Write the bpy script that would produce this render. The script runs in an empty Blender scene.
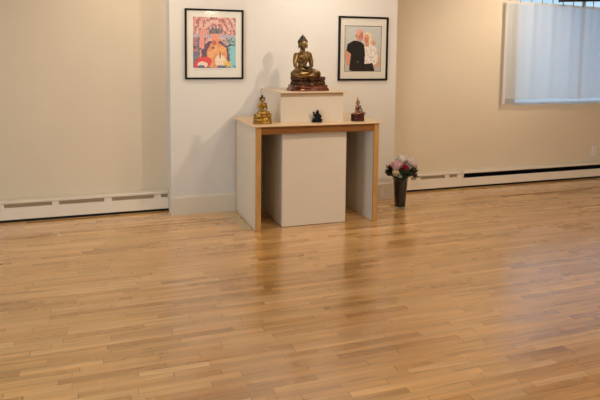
import bpy, bmesh, math, random
from mathutils import Vector, Matrix, Euler, noise as mnoise
random.seed(7)
PI = math.pi
SC = bpy.context.scene
COL = SC.collection

# ------------------------------------------------------------------ helpers
def link(o, parent=None):
    COL.objects.link(o)
    if parent: o.parent = parent
    return o
def tag(o, label=None, cat=None, group=None, kind=None):
    if label: o['label'] = label
    if cat: o['category'] = cat
    if group: o['group'] = group
    if kind: o['kind'] = kind
    return o
def thing(name, loc, label, cat, group=None, rz=0):
    o = bpy.data.objects.new(name, None)
    o.empty_display_size = .05
    link(o); o.location = loc; o.rotation_euler = (0, 0, rz)
    return tag(o, label, cat, group)
def obj(name, bm, mats, parent=None, smooth=False, bevel=0, loc=None):
    me = bpy.data.meshes.new(name)
    bmesh.ops.recalc_face_normals(bm, faces=bm.faces[:])
    bm.to_mesh(me); bm.free()
    if not isinstance(mats, (list, tuple)): mats = [mats]
    for m in mats: me.materials.append(m)
    if smooth:
        for p in me.polygons: p.use_smooth = True
    o = bpy.data.objects.new(name, me)
    link(o, parent)
    if loc: o.location = loc
    if bevel:
        b = o.modifiers.new('bevel', 'BEVEL'); b.width = bevel; b.segments = 2; b.limit_method = 'ANGLE'
    return o
def box(bm, x0, x1, y0, y1, z0, z1, mi=0):
    vs = [bm.verts.new((x, y, z)) for x in (x0, x1) for y in (y0, y1) for z in (z0, z1)]
    for f in ((0,1,3,2),(4,6,7,5),(0,4,5,1),(2,3,7,6),(0,2,6,4),(1,5,7,3)):
        fc = bm.faces.new([vs[i] for i in f]); fc.material_index = mi
def B(*a):
    bm = bmesh.new(); box(bm, *a); return bm
def prism_x(bm, pts, x0, x1, mi=0):
    """outline in (y, z) swept along x"""
    a = [bm.verts.new((x0, y, z)) for y, z in pts]; b = [bm.verts.new((x1, y, z)) for y, z in pts]
    n = len(pts)
    bm.faces.new(a).material_index = mi; bm.faces.new(b[::-1]).material_index = mi
    for i in range(n):
        bm.faces.new((a[i], a[(i+1) % n], b[(i+1) % n], b[i])).material_index = mi
def ell(bm, c, r, rot=(0,0,0), seg=16, mi=0):
    M = Matrix.Translation(c) @ Euler(rot).to_matrix().to_4x4() @ Matrix.Diagonal((r[0], r[1], r[2], 1))
    g = bmesh.ops.create_uvsphere(bm, u_segments=seg, v_segments=max(6, seg//2+1), radius=1, matrix=M)
    for v in g['verts']:
        for f in v.link_faces: f.material_index = mi; f.smooth = True
def tube(bm, pts, rad, seg=10, mi=0, caps=True):
    """tapered tube through points; rad a number or a list"""
    P = [Vector(p) for p in pts]; n = len(P)
    R = rad if isinstance(rad, (list, tuple)) else [rad]*n
    rings = []; up = Vector((0,0,1))
    for i in range(n):
        t = (P[min(i+1, n-1)] - P[max(i-1, 0)]).normalized()
        a = t.cross(up)
        if a.length < .1: a = t.cross(Vector((0,1,0)))
        a.normalize(); b = t.cross(a)
        rings.append([bm.verts.new(P[i] + (a*math.cos(2*PI*k/seg) + b*math.sin(2*PI*k/seg))*R[i]) for k in range(seg)])
    for i in range(n-1):
        for k in range(seg):
            f = bm.faces.new((rings[i][k], rings[i][(k+1)%seg], rings[i+1][(k+1)%seg], rings[i+1][k])); f.material_index = mi; f.smooth = True
    if caps:
        bm.faces.new(rings[0][::-1]).material_index = mi; bm.faces.new(rings[-1]).material_index = mi
def limb(bm, pts, rad):
    tube(bm, pts, rad, 12)
    R = rad if isinstance(rad, (list, tuple)) else [rad]*len(pts)
    for p, r in zip(pts, R): ell(bm, p, (r, r, r), seg=12)
def lathe(bm, prof, seg=40, cx=0, cy=0, sx=1, sy=1, mi=0, close=True):
    rings = [[bm.verts.new((cx+r*sx*math.cos(2*PI*k/seg), cy+r*sy*math.sin(2*PI*k/seg), z)) for k in range(seg)] for r, z in prof]
    for i in range(len(rings)-1):
        for k in range(seg):
            f = bm.faces.new((rings[i][k], rings[i][(k+1)%seg], rings[i+1][(k+1)%seg], rings[i+1][k])); f.smooth = True; f.material_index = mi
    if close:
        bm.faces.new(rings[0][::-1]).material_index = mi; bm.faces.new(rings[-1]).material_index = mi
def sloft(bm, prof, e=.5, seg=48):
    """superellipse loft, prof = (z, half width, half depth)"""
    def pt(t, a, b):
        c, s = math.cos(t), math.sin(t)
        return a*math.copysign(abs(c)**e, c), b*math.copysign(abs(s)**e, s)
    rings = []
    for z, a, b in prof:
        rings.append([bm.verts.new((*pt(2*PI*k/seg, a, b), z)) for k in range(seg)])
    for i in range(len(rings)-1):
        for k in range(seg):
            bm.faces.new((rings[i][k], rings[i][(k+1)%seg], rings[i+1][(k+1)%seg], rings[i+1][k]))
    bm.faces.new(rings[0][::-1]); bm.faces.new(rings[-1])
def fused(name, bm, mat, parent, voxel, smooth_it=3, loc=None):
    """melt all the pieces in bm into one continuous surface"""
    me = bpy.data.meshes.new(name); bm.to_mesh(me); bm.free()
    t = bpy.data.objects.new('tmp', me); COL.objects.link(t)
    m = t.modifiers.new('r', 'REMESH'); m.mode = 'VOXEL'; m.voxel_size = voxel
    if smooth_it:
        s = t.modifiers.new('s', 'SMOOTH'); s.factor = .5; s.iterations = smooth_it
    dg = bpy.context.evaluated_depsgraph_get(); dg.update()
    nm = bpy.data.meshes.new_from_object(t.evaluated_get(dg)); nm.name = name
    bpy.data.objects.remove(t)
    nm.materials.clear(); nm.materials.append(mat)
    for p in nm.polygons: p.use_smooth = True; p.material_index = 0
    o = bpy.data.objects.new(name, nm); link(o, parent)
    if loc: o.location = loc
    return o

# ------------------------------------------------------------------ materials
def mat(name, col, rough=.6, metal=0, spec=.5, coat=0, bump=0, bscale=60, var=0, vscale=8, **kw):
    m = bpy.data.materials.new(name); m.use_nodes = True
    nt = m.node_tree; b = nt.nodes['Principled BSDF']
    b.inputs['Base Color'].default_value = (*col, 1); b.inputs['Roughness'].default_value = rough
    b.inputs['Metallic'].default_value = metal; b.inputs['Specular IOR Level'].default_value = spec
    b.inputs['Coat Weight'].default_value = coat
    for k, v in kw.items(): b.inputs[k].default_value = v
    tc = nt.nodes.new('ShaderNodeTexCoord')
    if var:
        n = nt.nodes.new('ShaderNodeTexNoise'); n.inputs['Scale'].default_value = vscale; n.inputs['Detail'].default_value = 4
        nt.links.new(tc.outputs['Object'], n.inputs['Vector'])
        r = nt.nodes.new('ShaderNodeValToRGB')
        r.color_ramp.elements[0].position = .3; r.color_ramp.elements[1].position = .7
        r.color_ramp.elements[0].color = (*[c*(1-var) for c in col], 1); r.color_ramp.elements[1].color = (*[min(1, c*(1+var)) for c in col], 1)
        nt.links.new(n.outputs['Fac'], r.inputs['Fac']); nt.links.new(r.outputs['Color'], b.inputs['Base Color'])
    if bump:
        n = nt.nodes.new('ShaderNodeTexNoise'); n.inputs['Scale'].default_value = bscale; n.inputs['Detail'].default_value = 3
        nt.links.new(tc.outputs['Object'], n.inputs['Vector'])
        bp = nt.nodes.new('ShaderNodeBump'); bp.inputs['Strength'].default_value = bump; bp.inputs['Distance'].default_value = .002
        nt.links.new(n.outputs['Fac'], bp.inputs['Height']); nt.links.new(bp.outputs['Normal'], b.inputs['Normal'])
    return m

M_wall = mat('cream wall paint', (.66, .555, .41), .75, spec=.3, bump=.15, bscale=180, var=.02, vscale=2)
M_panel = mat('white wall paint', (.665, .62, .555), .7, spec=.3, bump=.12, bscale=180, var=.012, vscale=2)
M_ceil = mat('ceiling paint', (.78, .74, .66), .9, spec=.2)
M_base = mat('white trim paint', (.66, .585, .47), .4, spec=.4)
M_heater = mat('heater enamel', (.74, .66, .54), .35, spec=.5)
M_slot = mat('heater grille', (.46, .37, .25), .5, spec=.3)
M_black = mat('black recess', (.008, .008, .008), .6, spec=.2)
M_lam = mat('white laminate', (.63, .54, .42), .35, spec=.4, var=.01, vscale=5)
M_blackframe = mat('black frame', (.007, .006, .005), .6, spec=.2)
M_matboard = mat('mat board', (.80, .76, .66), .9, spec=.1)
M_rail = mat('black rail', (.006, .006, .007), .5)
M_plate = mat('outlet plate', (.72, .68, .64), .35)

def wood(name, c1, c2, rough=.35, scale=(1, 14, 14), coat=.2):
    m = bpy.data.materials.new(name); m.use_nodes = True; nt = m.node_tree; b = nt.nodes['Principled BSDF']
    tc = nt.nodes.new('ShaderNodeTexCoord'); mp = nt.nodes.new('ShaderNodeMapping'); mp.inputs['Scale'].default_value = scale
    n = nt.nodes.new('ShaderNodeTexNoise'); n.inputs['Scale'].default_value = 5; n.inputs['Detail'].default_value = 6
    r = nt.nodes.new('ShaderNodeValToRGB'); r.color_ramp.elements[0].color = (*c1, 1); r.color_ramp.elements[1].color = (*c2, 1)
    r.color_ramp.elements[0].position = .35; r.color_ramp.elements[1].position = .65
    L = nt.links.new
    L(tc.outputs['Object'], mp.inputs['Vector']); L(mp.outputs[0], n.inputs['Vector']); L(n.outputs['Fac'], r.inputs['Fac']); L(r.outputs['Color'], b.inputs['Base Color'])
    b.inputs['Roughness'].default_value = rough; b.inputs['Coat Weight'].default_value = coat; b.inputs['Coat Roughness'].default_value = .2
    return m
M_top = wood('beech tabletop', (.62, .42, .24), (.70, .49, .29))
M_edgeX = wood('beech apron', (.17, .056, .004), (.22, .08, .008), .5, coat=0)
M_edgeZ = wood('beech edging', (.40, .20, .055), (.49, .26, .08), scale=(14, 14, 1))
M_tiertop = wood('tier top board', (.62, .45, .28), (.70, .52, .34))
M_band = wood('riser band', (.36, .24, .125), (.42, .29, .16))
M_strip = wood('pale floor strip', (.50, .38, .19), (.58, .45, .25), scale=(14, 1, 14))

# floor ------------------------------------------------------------
def floor_material():
    m = bpy.data.materials.new('maple strip flooring'); m.use_nodes = True; nt = m.node_tree; L = nt.links.new
    b = nt.nodes['Principled BSDF']
    def N(t, **k):
        n = nt.nodes.new(t)
        for a, v in k.items(): setattr(n, a, v)
        return n
    def MT(op, a, b_=None, c=None):
        n = N('ShaderNodeMath', operation=op)
        for i, v in enumerate((a, b_, c)):
            if v is None: continue
            if isinstance(v, (int, float)): n.inputs[i].default_value = v
            else: L(v, n.inputs[i])
        return n.outputs[0]
    tc = N('ShaderNodeTexCoord'); sp = N('ShaderNodeSeparateXYZ'); L(tc.outputs['Object'], sp.inputs[0])
    X, Y = sp.outputs[0], sp.outputs[1]
    W = .046
    v = MT('DIVIDE', Y, W); row = MT('FLOOR', v); fv = MT('FRACT', v)
    wn = N('ShaderNodeTexWhiteNoise', noise_dimensions='1D'); L(row, wn.inputs['W'])
    wn2 = N('ShaderNodeTexWhiteNoise', noise_dimensions='1D'); L(MT('ADD', row, 71.3), wn2.inputs['W'])
    Ln = MT('MULTIPLY_ADD', wn.outputs['Value'], .45, .33)         # board length of the row
    # irregular lengths along the row: warp x by a slow wave before cutting it
    wob = MT('MULTIPLY', MT('SINE', MT('MULTIPLY_ADD', X, 2.3, MT('MULTIPLY', wn2.outputs['Value'], 40))), .13)
    u = MT('DIVIDE', MT('ADD', MT('ADD', X, wob), MT('MULTIPLY', wn2.outputs['Value'], 9)), Ln)
    idx = MT('FLOOR', u); fu = MT('FRACT', u)
    cid = N('ShaderNodeCombineXYZ'); L(idx, cid.inputs[0]); L(row, cid.inputs[1])
    rnd = N('ShaderNodeTexWhiteNoise', noise_dimensions='2D'); L(cid.outputs[0], rnd.inputs['Vector'])
    rv = rnd.outputs['Value']
    ramp = N('ShaderNodeValToRGB'); cr = ramp.color_ramp
    stops = [(0, (.50, .24, .060)), (.06, (.58, .295, .082)), (.22, (.66, .35, .105)), (.5, (.72, .39, .128)), (.8, (.775, .44, .160)), (1, (.83, .50, .20))]
    while len(cr.elements) < len(stops): cr.elements.new(.5)
    for e, (p, c) in zip(cr.elements, stops): e.position = p; e.color = (*c, 1)
    L(rv, ramp.inputs['Fac'])
    # grain streaks along the boards, shifted from board to board
    gv = N('ShaderNodeCombineXYZ'); L(MT('MULTIPLY_ADD', rv, 37, MT('MULTIPLY', X, 1.6)), gv.inputs[0]); L(MT('MULTIPLY', Y, 34), gv.inputs[1]); L(MT('MULTIPLY', rv, 50), gv.inputs[2])
    g1 = N('ShaderNodeTexNoise'); g1.inputs['Scale'].default_value = 1; g1.inputs['Detail'].default_value = 5; g1.inputs['Distortion'].default_value = .6
    L(gv.outputs[0], g1.inputs['Vector'])
    mr = N('ShaderNodeMapRange'); mr.inputs[1].default_value = .30; mr.inputs[2].default_value = .7; mr.inputs[3].default_value = .70; mr.inputs[4].default_value = 1.18
    L(g1.outputs['Fac'], mr.inputs[0])
    # mineral streaks: rare dark brown runs
    sv = N('ShaderNodeCombineXYZ'); L(MT('MULTIPLY_ADD', rv, 91, MT('MULTIPLY', X, 2.4)), sv.inputs[0]); L(MT('MULTIPLY', Y, 42), sv.inputs[1]); L(MT('MULTIPLY', rv, 13), sv.inputs[2])
    g2 = N('ShaderNodeTexNoise'); g2.inputs['Scale'].default_value = 1; g2.inputs['Detail'].default_value = 3; L(sv.outputs[0], g2.inputs['Vector'])
    ms = N('ShaderNodeMapRange'); ms.inputs[1].default_value = .615; ms.inputs[2].default_value = .72; ms.inputs[3].default_value = 0; ms.inputs[4].default_value = .6
    L(g2.outputs['Fac'], ms.inputs[0])
    mul = N('ShaderNodeMix', data_type='RGBA', blend_type='MULTIPLY'); mul.inputs[0].default_value = 1
    L(ramp.outputs['Color'], mul.inputs[6])
    gc = N('ShaderNodeCombineColor'); 
    for i in range(3): L(mr.outputs[0], gc.inputs[i])
    L(gc.outputs[0], mul.inputs[7])
    st = N('ShaderNodeMix', data_type='RGBA'); L(ms.outputs[0], st.inputs[0]); L(mul.outputs[2], st.inputs[6]); st.inputs[7].default_value = (.26, .13, .045, 1)
    # joints between the boards
    ev = MT('MULTIPLY', MT('MINIMUM', fv, MT('SUBTRACT', 1, fv)), W)
    eu = MT('MULTIPLY', MT('MINIMUM', fu, MT('SUBTRACT', 1, fu)), Ln)
    jv = MT('LESS_THAN', ev, .0008); ju = MT('LESS_THAN', eu, .0018)
    jt = MT('MULTIPLY', MT('MAXIMUM', MT('MULTIPLY', jv, .55), MT('MULTIPLY', ju, .8)), .9)
    jm = N('ShaderNodeMix', data_type='RGBA'); L(jt, jm.inputs[0]); L(st.outputs[2], jm.inputs[6]); jm.inputs[7].default_value = (.16, .075, .03, 1)
    L(jm.outputs[2], b.inputs['Base Color'])
    # satin lacquer
    n3 = N('ShaderNodeTexNoise'); n3.inputs['Scale'].default_value = 3; n3.inputs['Detail'].default_value = 3; L(tc.outputs['Object'], n3.inputs['Vector'])
    rr = N('ShaderNodeMapRange'); rr.inputs[3].default_value = .24; rr.inputs[4].default_value = .34; L(MT('MULTIPLY_ADD', rv, .4, MT('MULTIPLY', n3.outputs['Fac'], .6)), rr.inputs[0]); L(rr.outputs[0], b.inputs['Roughness'])
    b.inputs['Specular IOR Level'].default_value = .7; b.inputs['Coat Weight'].default_value = 1;  b.inputs['Coat IOR'].default_value = 1.6
    cro = N('ShaderNodeMapRange'); cro.inputs[3].default_value = .12; cro.inputs[4].default_value = .26; L(rv, cro.inputs[0]); L(cro.outputs[0], b.inputs['Coat Roughness'])
    # each board lies at its own very slight tilt, edges eased
    bh = MT('ADD', MT('MULTIPLY', MT('MULTIPLY', fv, MT('SUBTRACT', rv, .5)), .35), MT('MULTIPLY', MT('MAXIMUM', jv, ju), -.9))
    bh = MT('ADD', bh, MT('MULTIPLY', g1.outputs['Fac'], .12))
    bp = N('ShaderNodeBump'); bp.inputs['Strength'].default_value = .5; bp.inputs['Distance'].default_value = .0012; L(bh, bp.inputs['Height']); L(bp.outputs['Normal'], b.inputs['Normal'])
    return m

# ------------------------------------------------------------------ room
XL, XR, YF, YB, ZC = -3.6, 7.6, -6.5, 5.77, 2.5
PX0, PX1, PY = .681, 2.924, 5.50
def struct(name, bm, m, label=None, bevel=0):
    o = obj(name, bm, m, bevel=bevel); o['kind'] = 'structure'
    return o
struct('floor', B(XL-.15, XR+.15, YF-.15, YB+.15, -.1, 0), floor_material())
struct('ceiling', B(XL-.15, XR+.15, YF-.15, YB+.15, ZC, ZC+.1), M_ceil)
WX0, WX1, WZ0, WZ1 = 4.58, 6.95, .905, 2.24
bm = bmesh.new()
box(bm, XL-.15, WX0, YB, YB+.15, 0, ZC); box(bm, WX1, XR+.15, YB, YB+.15, 0, ZC)
box(bm, WX0, WX1, YB, YB+.15, 0, WZ0); box(bm, WX0, WX1, YB, YB+.15, WZ1, ZC)
struct('wall_back', bm, M_wall)
struct('wall_center', B(PX0, PX1, PY, YB, 0, ZC), M_panel)
# left wall with two tall daylight windows
LW = [(-2.9, -1.1), (.9, 3.1)]
bm = bmesh.new(); ys = [YF-.15] + [v for w in LW for v in w] + [YB+.15]
for i in range(0, len(ys), 2): box(bm, XL-.15, XL, ys[i], ys[i+1], 0, ZC)
for a, b_ in LW: box(bm, XL-.15, XL, a, b_, 0, .8); box(bm, XL-.15, XL, a, b_, 2.2, ZC)
struct('wall_left', bm, M_wall)
struct('wall_right', B(XR, XR+.15, YF-.15, YB+.15, 0, ZC), M_wall)
struct('wall_front', B(XL-.15, XR+.15, YF-.15, YF, 0, ZC), M_wall)
# skirting on the projecting wall
bm = bmesh.new()
pr = [(PY-.016, 0), (PY-.016, .155), (PY-.010, .168), (PY, .172), (PY, 0)]
prism_x(bm, pr, PX0-.002, PX1+.002)
struct('baseboard_center', bm, M_base)

# windows
def glass_mat():
    m = bpy.data.materials.new('window glass'); m.use_nodes = True; nt = m.node_tree; nt.nodes.clear()
    o = nt.nodes.new('ShaderNodeOutputMaterial'); mx = nt.nodes.new('ShaderNodeMixShader'); t = nt.nodes.new('ShaderNodeBsdfTransparent'); g = nt.nodes.new('ShaderNodeBsdfGlossy')
    g.inputs['Roughness'].default_value = .02; t.inputs['Color'].default_value = (.93, .96, .97, 1); mx.inputs[0].default_value = .06
    nt.links.new(t.outputs[0], mx.inputs[1]); nt.links.new(g.outputs[0], mx.inputs[2]); nt.links.new(mx.outputs[0], o.inputs[0])
    return m
M_glass = glass_mat()
M_wframe = mat('window frame paint', (.62, .55, .44), .5)
w = bpy.data.objects.new('window_1', None); link(w); w.location = (WX0, YB, WZ0); w['kind'] = 'structure'
W_, H_ = WX1-WX0, WZ1-WZ0
bm = bmesh.new()
box(bm, 0, W_, .03, .10, 0, .02); box(bm, 0, W_, .03, .10, H_-.05, H_); box(bm, 0, .045, .03, .10, .02, H_-.05); box(bm, W_-.045, W_, .03, .10, .05, H_-.05)
obj('window_frame', bm, M_wframe, w)
obj('mullion', B(.990, 1.02, .045, .075, .05, H_-.05), M_wframe, w)
obj('pane', B(.045, .990, .06, .066, .05, H_-.05), M_glass, w)
obj('pane', B(1.02, W_-.045, .06, .066, .05, H_-.05), M_glass, w)
for i, (a, b_) in enumerate(LW):
    w = bpy.data.objects.new('window_%d' % (i+2), None); link(w); w.location = (XL, a, .8); w['kind'] = 'structure'
    D = b_-a; bm = bmesh.new()
    box(bm, -.10, -.03, 0, D, 0, .05); box(bm, -.10, -.03, 0, D, 1.35, 1.4); box(bm, -.10, -.03, 0, .05, .05, 1.35); box(bm, -.10, -.03, D-.05, D, .05, 1.35); box(bm, -.10, -.03, D/2-.025, D/2+.025, .05, 1.35)
    obj('window_frame', bm, M_wframe, w)
    obj('pane', B(-.07, -.064, .05, D/2-.025, .05, 1.35), M_glass, w); obj('pane', B(-.07, -.064, D/2+.025, D-.05, .05, 1.35), M_glass, w)

# ------------------------------------------------------------------ curtain, rod, shade housing
def cloth_mat(name, col, transp=.3, trans=.55, through=None):
    m = bpy.data.materials.new(name); m.use_nodes = True; nt = m.node_tree; nt.nodes.clear(); L = nt.links.new
    o = nt.nodes.new('ShaderNodeOutputMaterial')
    d = nt.nodes.new('ShaderNodeBsdfDiffuse'); d.inputs[0].default_value = (*col, 1)
    t = nt.nodes.new('ShaderNodeBsdfTranslucent'); t.inputs[0].default_value = (*(through or col), 1)
    a = nt.nodes.new('ShaderNodeMixShader'); a.inputs[0].default_value = trans; L(d.outputs[0], a.inputs[1]); L(t.outputs[0], a.inputs[2])
    p = nt.nodes.new('ShaderNodeBsdfTransparent'); b = nt.nodes.new('ShaderNodeMixShader'); b.inputs[0].default_value = transp
    L(a.outputs[0], b.inputs[1]); L(p.outputs[0], b.inputs[2]); L(b.outputs[0], o.inputs[0])
    return m
M_cloth = cloth_mat('sheer white cloth', (.76, .75, .72), .14, .42, (.50, .67, .84))
M_hem = cloth_mat('daylight tinted hem', (.60, .66, .76), .34, .7)  # blue of the daylight behind the cloth is put into the hem colour
M_hemside = cloth_mat('side hem cloth', (.74, .72, .68), .05, .3)
CX0, CX1, CY = 4.385, 7.15, 5.715
def ctop(x): return 2.07 - .028*max(0, min(1, (x-4.7)/1.0))
def cz0(x): return .918 - .012*min(1, max(0, (x-4.4)/1.0)) + .006*math.sin(x*9)
def fold(x, z):
    k = (z-.9)/1.2
    return .009*math.sin(x*21+.6*math.sin(x*5)) * (.45+.55*k) + .005*math.sin(x*47+1.3)*k
def sheet(x0, x1, zf0, zf1, nx, nz):
    bm = bmesh.new(); g = []
    for i in range(nx+1):
        x = x0+(x1-x0)*i/nx; a, b_ = zf0(x), zf1(x)
        g.append([bm.verts.new((x-CX0, fold(x, a+(b_-a)*j/nz), a+(b_-a)*j/nz-1.0)) for j in range(nz+1)])
    for i in range(nx):
        for j in range(nz):
            bm.faces.new((g[i][j], g[i+1][j], g[i+1][j+1], g[i][j+1])).smooth = True
    return bm
ct = thing('sheer_curtain', (CX0, CY, 1.0), 'white sheer curtain hanging in soft folds over the bright window', 'curtain')
obj('curtain_panel', sheet(CX0+.035, CX1, lambda x: cz0(x)+.062, lambda x: ctop(x)-.03, 260, 12), M_cloth, ct, True)
obj('bottom_hem', sheet(CX0+.035, CX1, cz0, lambda x: cz0(x)+.062, 260, 2), M_hem, ct, True)
obj('side_hem', sheet(CX0, CX0+.035, cz0, ctop, 3, 12), M_hemside, ct, True)
obj('top_hem', sheet(CX0+.035, CX1, lambda x: ctop(x)-.03, ctop, 260, 2), M_hemside, ct, True)
M_rod = mat('rod metal', (.45, .40, .34), .4, .6)
rod = thing('curtain_rod', (CX0-.1, CY, 2.125), 'thin curtain rod across the top of the window holding the sheer curtain', 'curtain rod')
bm = bmesh.new(); tube(bm, [(0, 0, 0), (2.95, 0, 0)], .007); obj('rod', bm, M_rod, rod, True)
for bx_ in (.02, 2.9):
    bm = bmesh.new(); box(bm, bx_-.008, bx_+.008, 0, YB-CY-.004, -.006, .006); box(bm, bx_-.015, bx_+.015, YB-CY-.004, YB-CY, -.03, .03)
    obj('bracket', bm, M_rod, rod)
for k in range(19):
    x = CX0+.05+k*.148
    bm = bmesh.new(); r0 = .012
    tube(bm, [(0, math.sin(t*2*PI/12)*r0, math.cos(t*2*PI/12)*r0) for t in range(13)], .002, 6, caps=False)
    box(bm, -.004, .004, -.004, .004, ctop(x)-2.125-.012, -.011)
    o = obj('curtain_ring', bm, M_rod, rod, True, loc=(x-CX0+.1, 0, 0))
hs = thing('shade_housing', (5.075, 5.585, 2.078), 'long black bar-shaped shade housing above the curtain at the right', 'shade housing')
o = obj('housing', B(0, 1.75, 0, .085, 0, .10), M_rail, hs, bevel=.008)
o = obj('end_cap', B(-.008, 0, -.004, .089, -.003, .103), M_rail, hs, bevel=.002)
o = obj('mounting_bracket', B(.25, .29, .03, .05, .10, ZC-2.078-.012), M_rail, hs)
o = obj('mounting_bracket', B(1.45, 1.49, .03, .05, .10, ZC-2.078-.067), M_rail, hs)
hs.rotation_euler = (0, -math.radians(2.6), 0)

# wall outlet at the right edge
ot = thing('wall_outlet', (5.80, YB, .315), 'pale wall outlet above the baseboard heater at the far right', 'outlet')
obj('cover_plate', B(-.04, .04, -.007, 0, -.062, .062), M_plate, ot, bevel=.003)
for s in (-1, 1):
    so = obj('socket', B(-.017, .017, -.011, -.007, s*.028-.016, s*.028+.016), M_plate, ot, bevel=.003)
    bm = bmesh.new(); box(bm, -.009, -.006, -.0118, -.0108, s*.028-.006, s*.028+.008); box(bm, .006, .009, -.0118, -.0108, s*.028-.006, s*.028+.008)
    obj('socket_slots', bm, M_black, so)

# ------------------------------------------------------------------ baseboard heaters
HY = 5.67
HZ0, HZ1 = .024, .193
def heater(x0, x1, slots, label, black=False):
    t = thing('baseboard_heater', (x0, YB, 0), label, 'heater', 'baseboard heaters along the back wall')
    n = x1-x0; y = HY-YB
    bm = bmesh.new(); z1 = HZ1-.004
    if black:
        sz0, sz1 = .112, .165
        prism_x(bm, [(y, HZ0), (y, sz0), (y+.006, sz0+.003), (y+.006, HZ0+.01), (-.001, HZ0+.01), (-.001, HZ0)], 0, n)
        obj('front_panel', bm, M_heater, t)
        bm = bmesh.new(); prism_x(bm, [(y-.004, sz1), (y-.006, z1-.014), (y+.012, z1), (-.001, HZ1), (-.001, HZ1-.008), (y+.014, z1-.010), (y+.002, sz1)], 0, n)
        obj('top_cover', bm, M_base, t)
        obj('inner_back', B(.003, n-.003, -.03, -.003, HZ0+.012, z1-.004), M_black, t)
        bm = bmesh.new()
        for k in range(int(n/.02)): box(bm, .01+k*.02, .012+k*.02, y+.03, -.032, .06, .15)
        obj('fins', bm, M_black, t)
    else:
        sz0, sz1 = .129, .162
        bm = bmesh.new()
        prism_x(bm, [(y, HZ0), (y, sz0), (y+.01, sz0), (y+.01, HZ0)], 0, n)
        xs = [0]+[v-x0 for s in slots for v in s]+[n]
        for i in range(0, len(xs), 2):
            if xs[i+1]-xs[i] > .001: box(bm, xs[i], xs[i+1], y, y+.01, sz0, sz1)
        obj('front_panel', bm, M_heater, t)
        bm = bmesh.new(); prism_x(bm, [(y+.001, sz1), (y-.006, sz1+.004), (y-.007, z1-.010), (y+.004, z1), (-.001, HZ1), (-.001, HZ1-.008), (y+.012, z1-.010), (y+.010, sz1)], 0, n)
        obj('top_cover', bm, M_base, t)
        for s in slots:
            bm = bmesh.new(); a, b_ = s[0]-x0, s[1]-x0
            box(bm, a-.004, b_+.004, y+.012, y+.016, sz0-.004, sz1+.004)
            k = a+.006
            while k < b_-.004: box(bm, k, k+.0035, y+.005, y+.012, sz0, sz1); k += .0125
            obj('grille', bm, M_slot, t)
        obj('inner_back', B(.003, n-.003, -.02, -.002, HZ0+.012, z1-.02), M_black, t)
    obj('gap_shade', B(.002, n-.002, y+.012, -.002, 0, HZ0+.010), M_black, t)  # black block painting the shade in the gap between heater and floor
    return t
heater(-1.65, PX0-.004, [(-1.585, -1.21), (-1.145, -.77), (-.708, -.328), (-.271, .105), (.174, .544), (.607, PX0-.012)], 'long cream baseboard heater with four grille slots left of the white wall')
heater(PX1+.004, 3.872, [(3.02, 3.16), (3.225, 3.29), (3.345, 3.645), (3.70, 3.80)], 'short cream baseboard heater section just behind the flower vase')
obj_cap = None
heater(3.874, XR-.3, [], 'white baseboard heater with long open black slot under the window', True)
jt = tag(obj('heater_joint_cover', B(3.866, 3.882, HY-.010, YB-.001, .118, HZ1+.004), M_base, bevel=.003), 'small white joint cover between the two right baseboard heater sections', 'joint cover')

# ------------------------------------------------------------------ altar table
TX0, TX1, TY0, TY1, TH = 1.272, 2.383, 4.765, 5.478, .889
tb = thing('altar_table', (TX0, TY0, 0), 'large white altar table with light wood top and edges against the white wall', 'table')
n, dpt = TX1-TX0, TY1-TY0
def brd(name, a, m, **k): return obj(name, B(*a), m, tb, **k)
T = .045
obj('tabletop', B(-.033, n+.033, -.022, dpt, TH-.013, TH), M_top, tb, bevel=.002)
apr = brd('apron', (T, n-T, .006, .026, TH-.078, TH-.014), M_edgeX)
for nm, xa, xb in (('side_panel', 0, T), ('side_panel', n-T, n)):
    sp_ = brd(nm, (xa, xb, .020, dpt-.022, .006, TH-.014), M_lam)
    e1 = obj('front_edging', B(xa, xb, 0, .020, 0, TH-.014), M_edgeZ, sp_, bevel=.001)
    e2 = obj('rear_edging', B(xa-.001, xb+.001, dpt-.022, dpt, 0, TH-.014), M_edgeZ, sp_, bevel=.001)
    e3 = obj('bottom_edging', B(xa, xb, .020, dpt-.022, 0, .006), M_edgeZ, sp_)
e = obj('inner_edging', B(n-T-.004, n-T, .020, dpt-.022, 0, .016), M_top, tb)

# white pedestal box under it
pb = thing('pedestal_box', (1.521, 4.834, 0), 'tall plain white box standing between the sides of the altar table', 'box', rz=math.radians(-.3))
bw, bd, bh_ = .582, .573, .806
obj('front_panel', B(0, bw, 0, .018, .004, bh_), M_lam, pb, bevel=.0015)
obj('side_panel', B(0, .018, .0185, bd-.018, .004, bh_-.019), M_lam, pb, bevel=.001)
obj('side_panel', B(bw-.018, bw, .0185, bd-.018, .004, bh_-.019), M_lam, pb, bevel=.001)
obj('back_panel', B(0, bw, bd-.018, bd, .004, bh_-.019), M_lam, pb)
obj('top_panel', B(0, bw, .0185, bd, bh_-.018, bh_), M_lam, pb, bevel=.001)
obj('plinth', B(.012, bw-.012, .012, bd-.012, 0, .006), M_black, pb)

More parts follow.
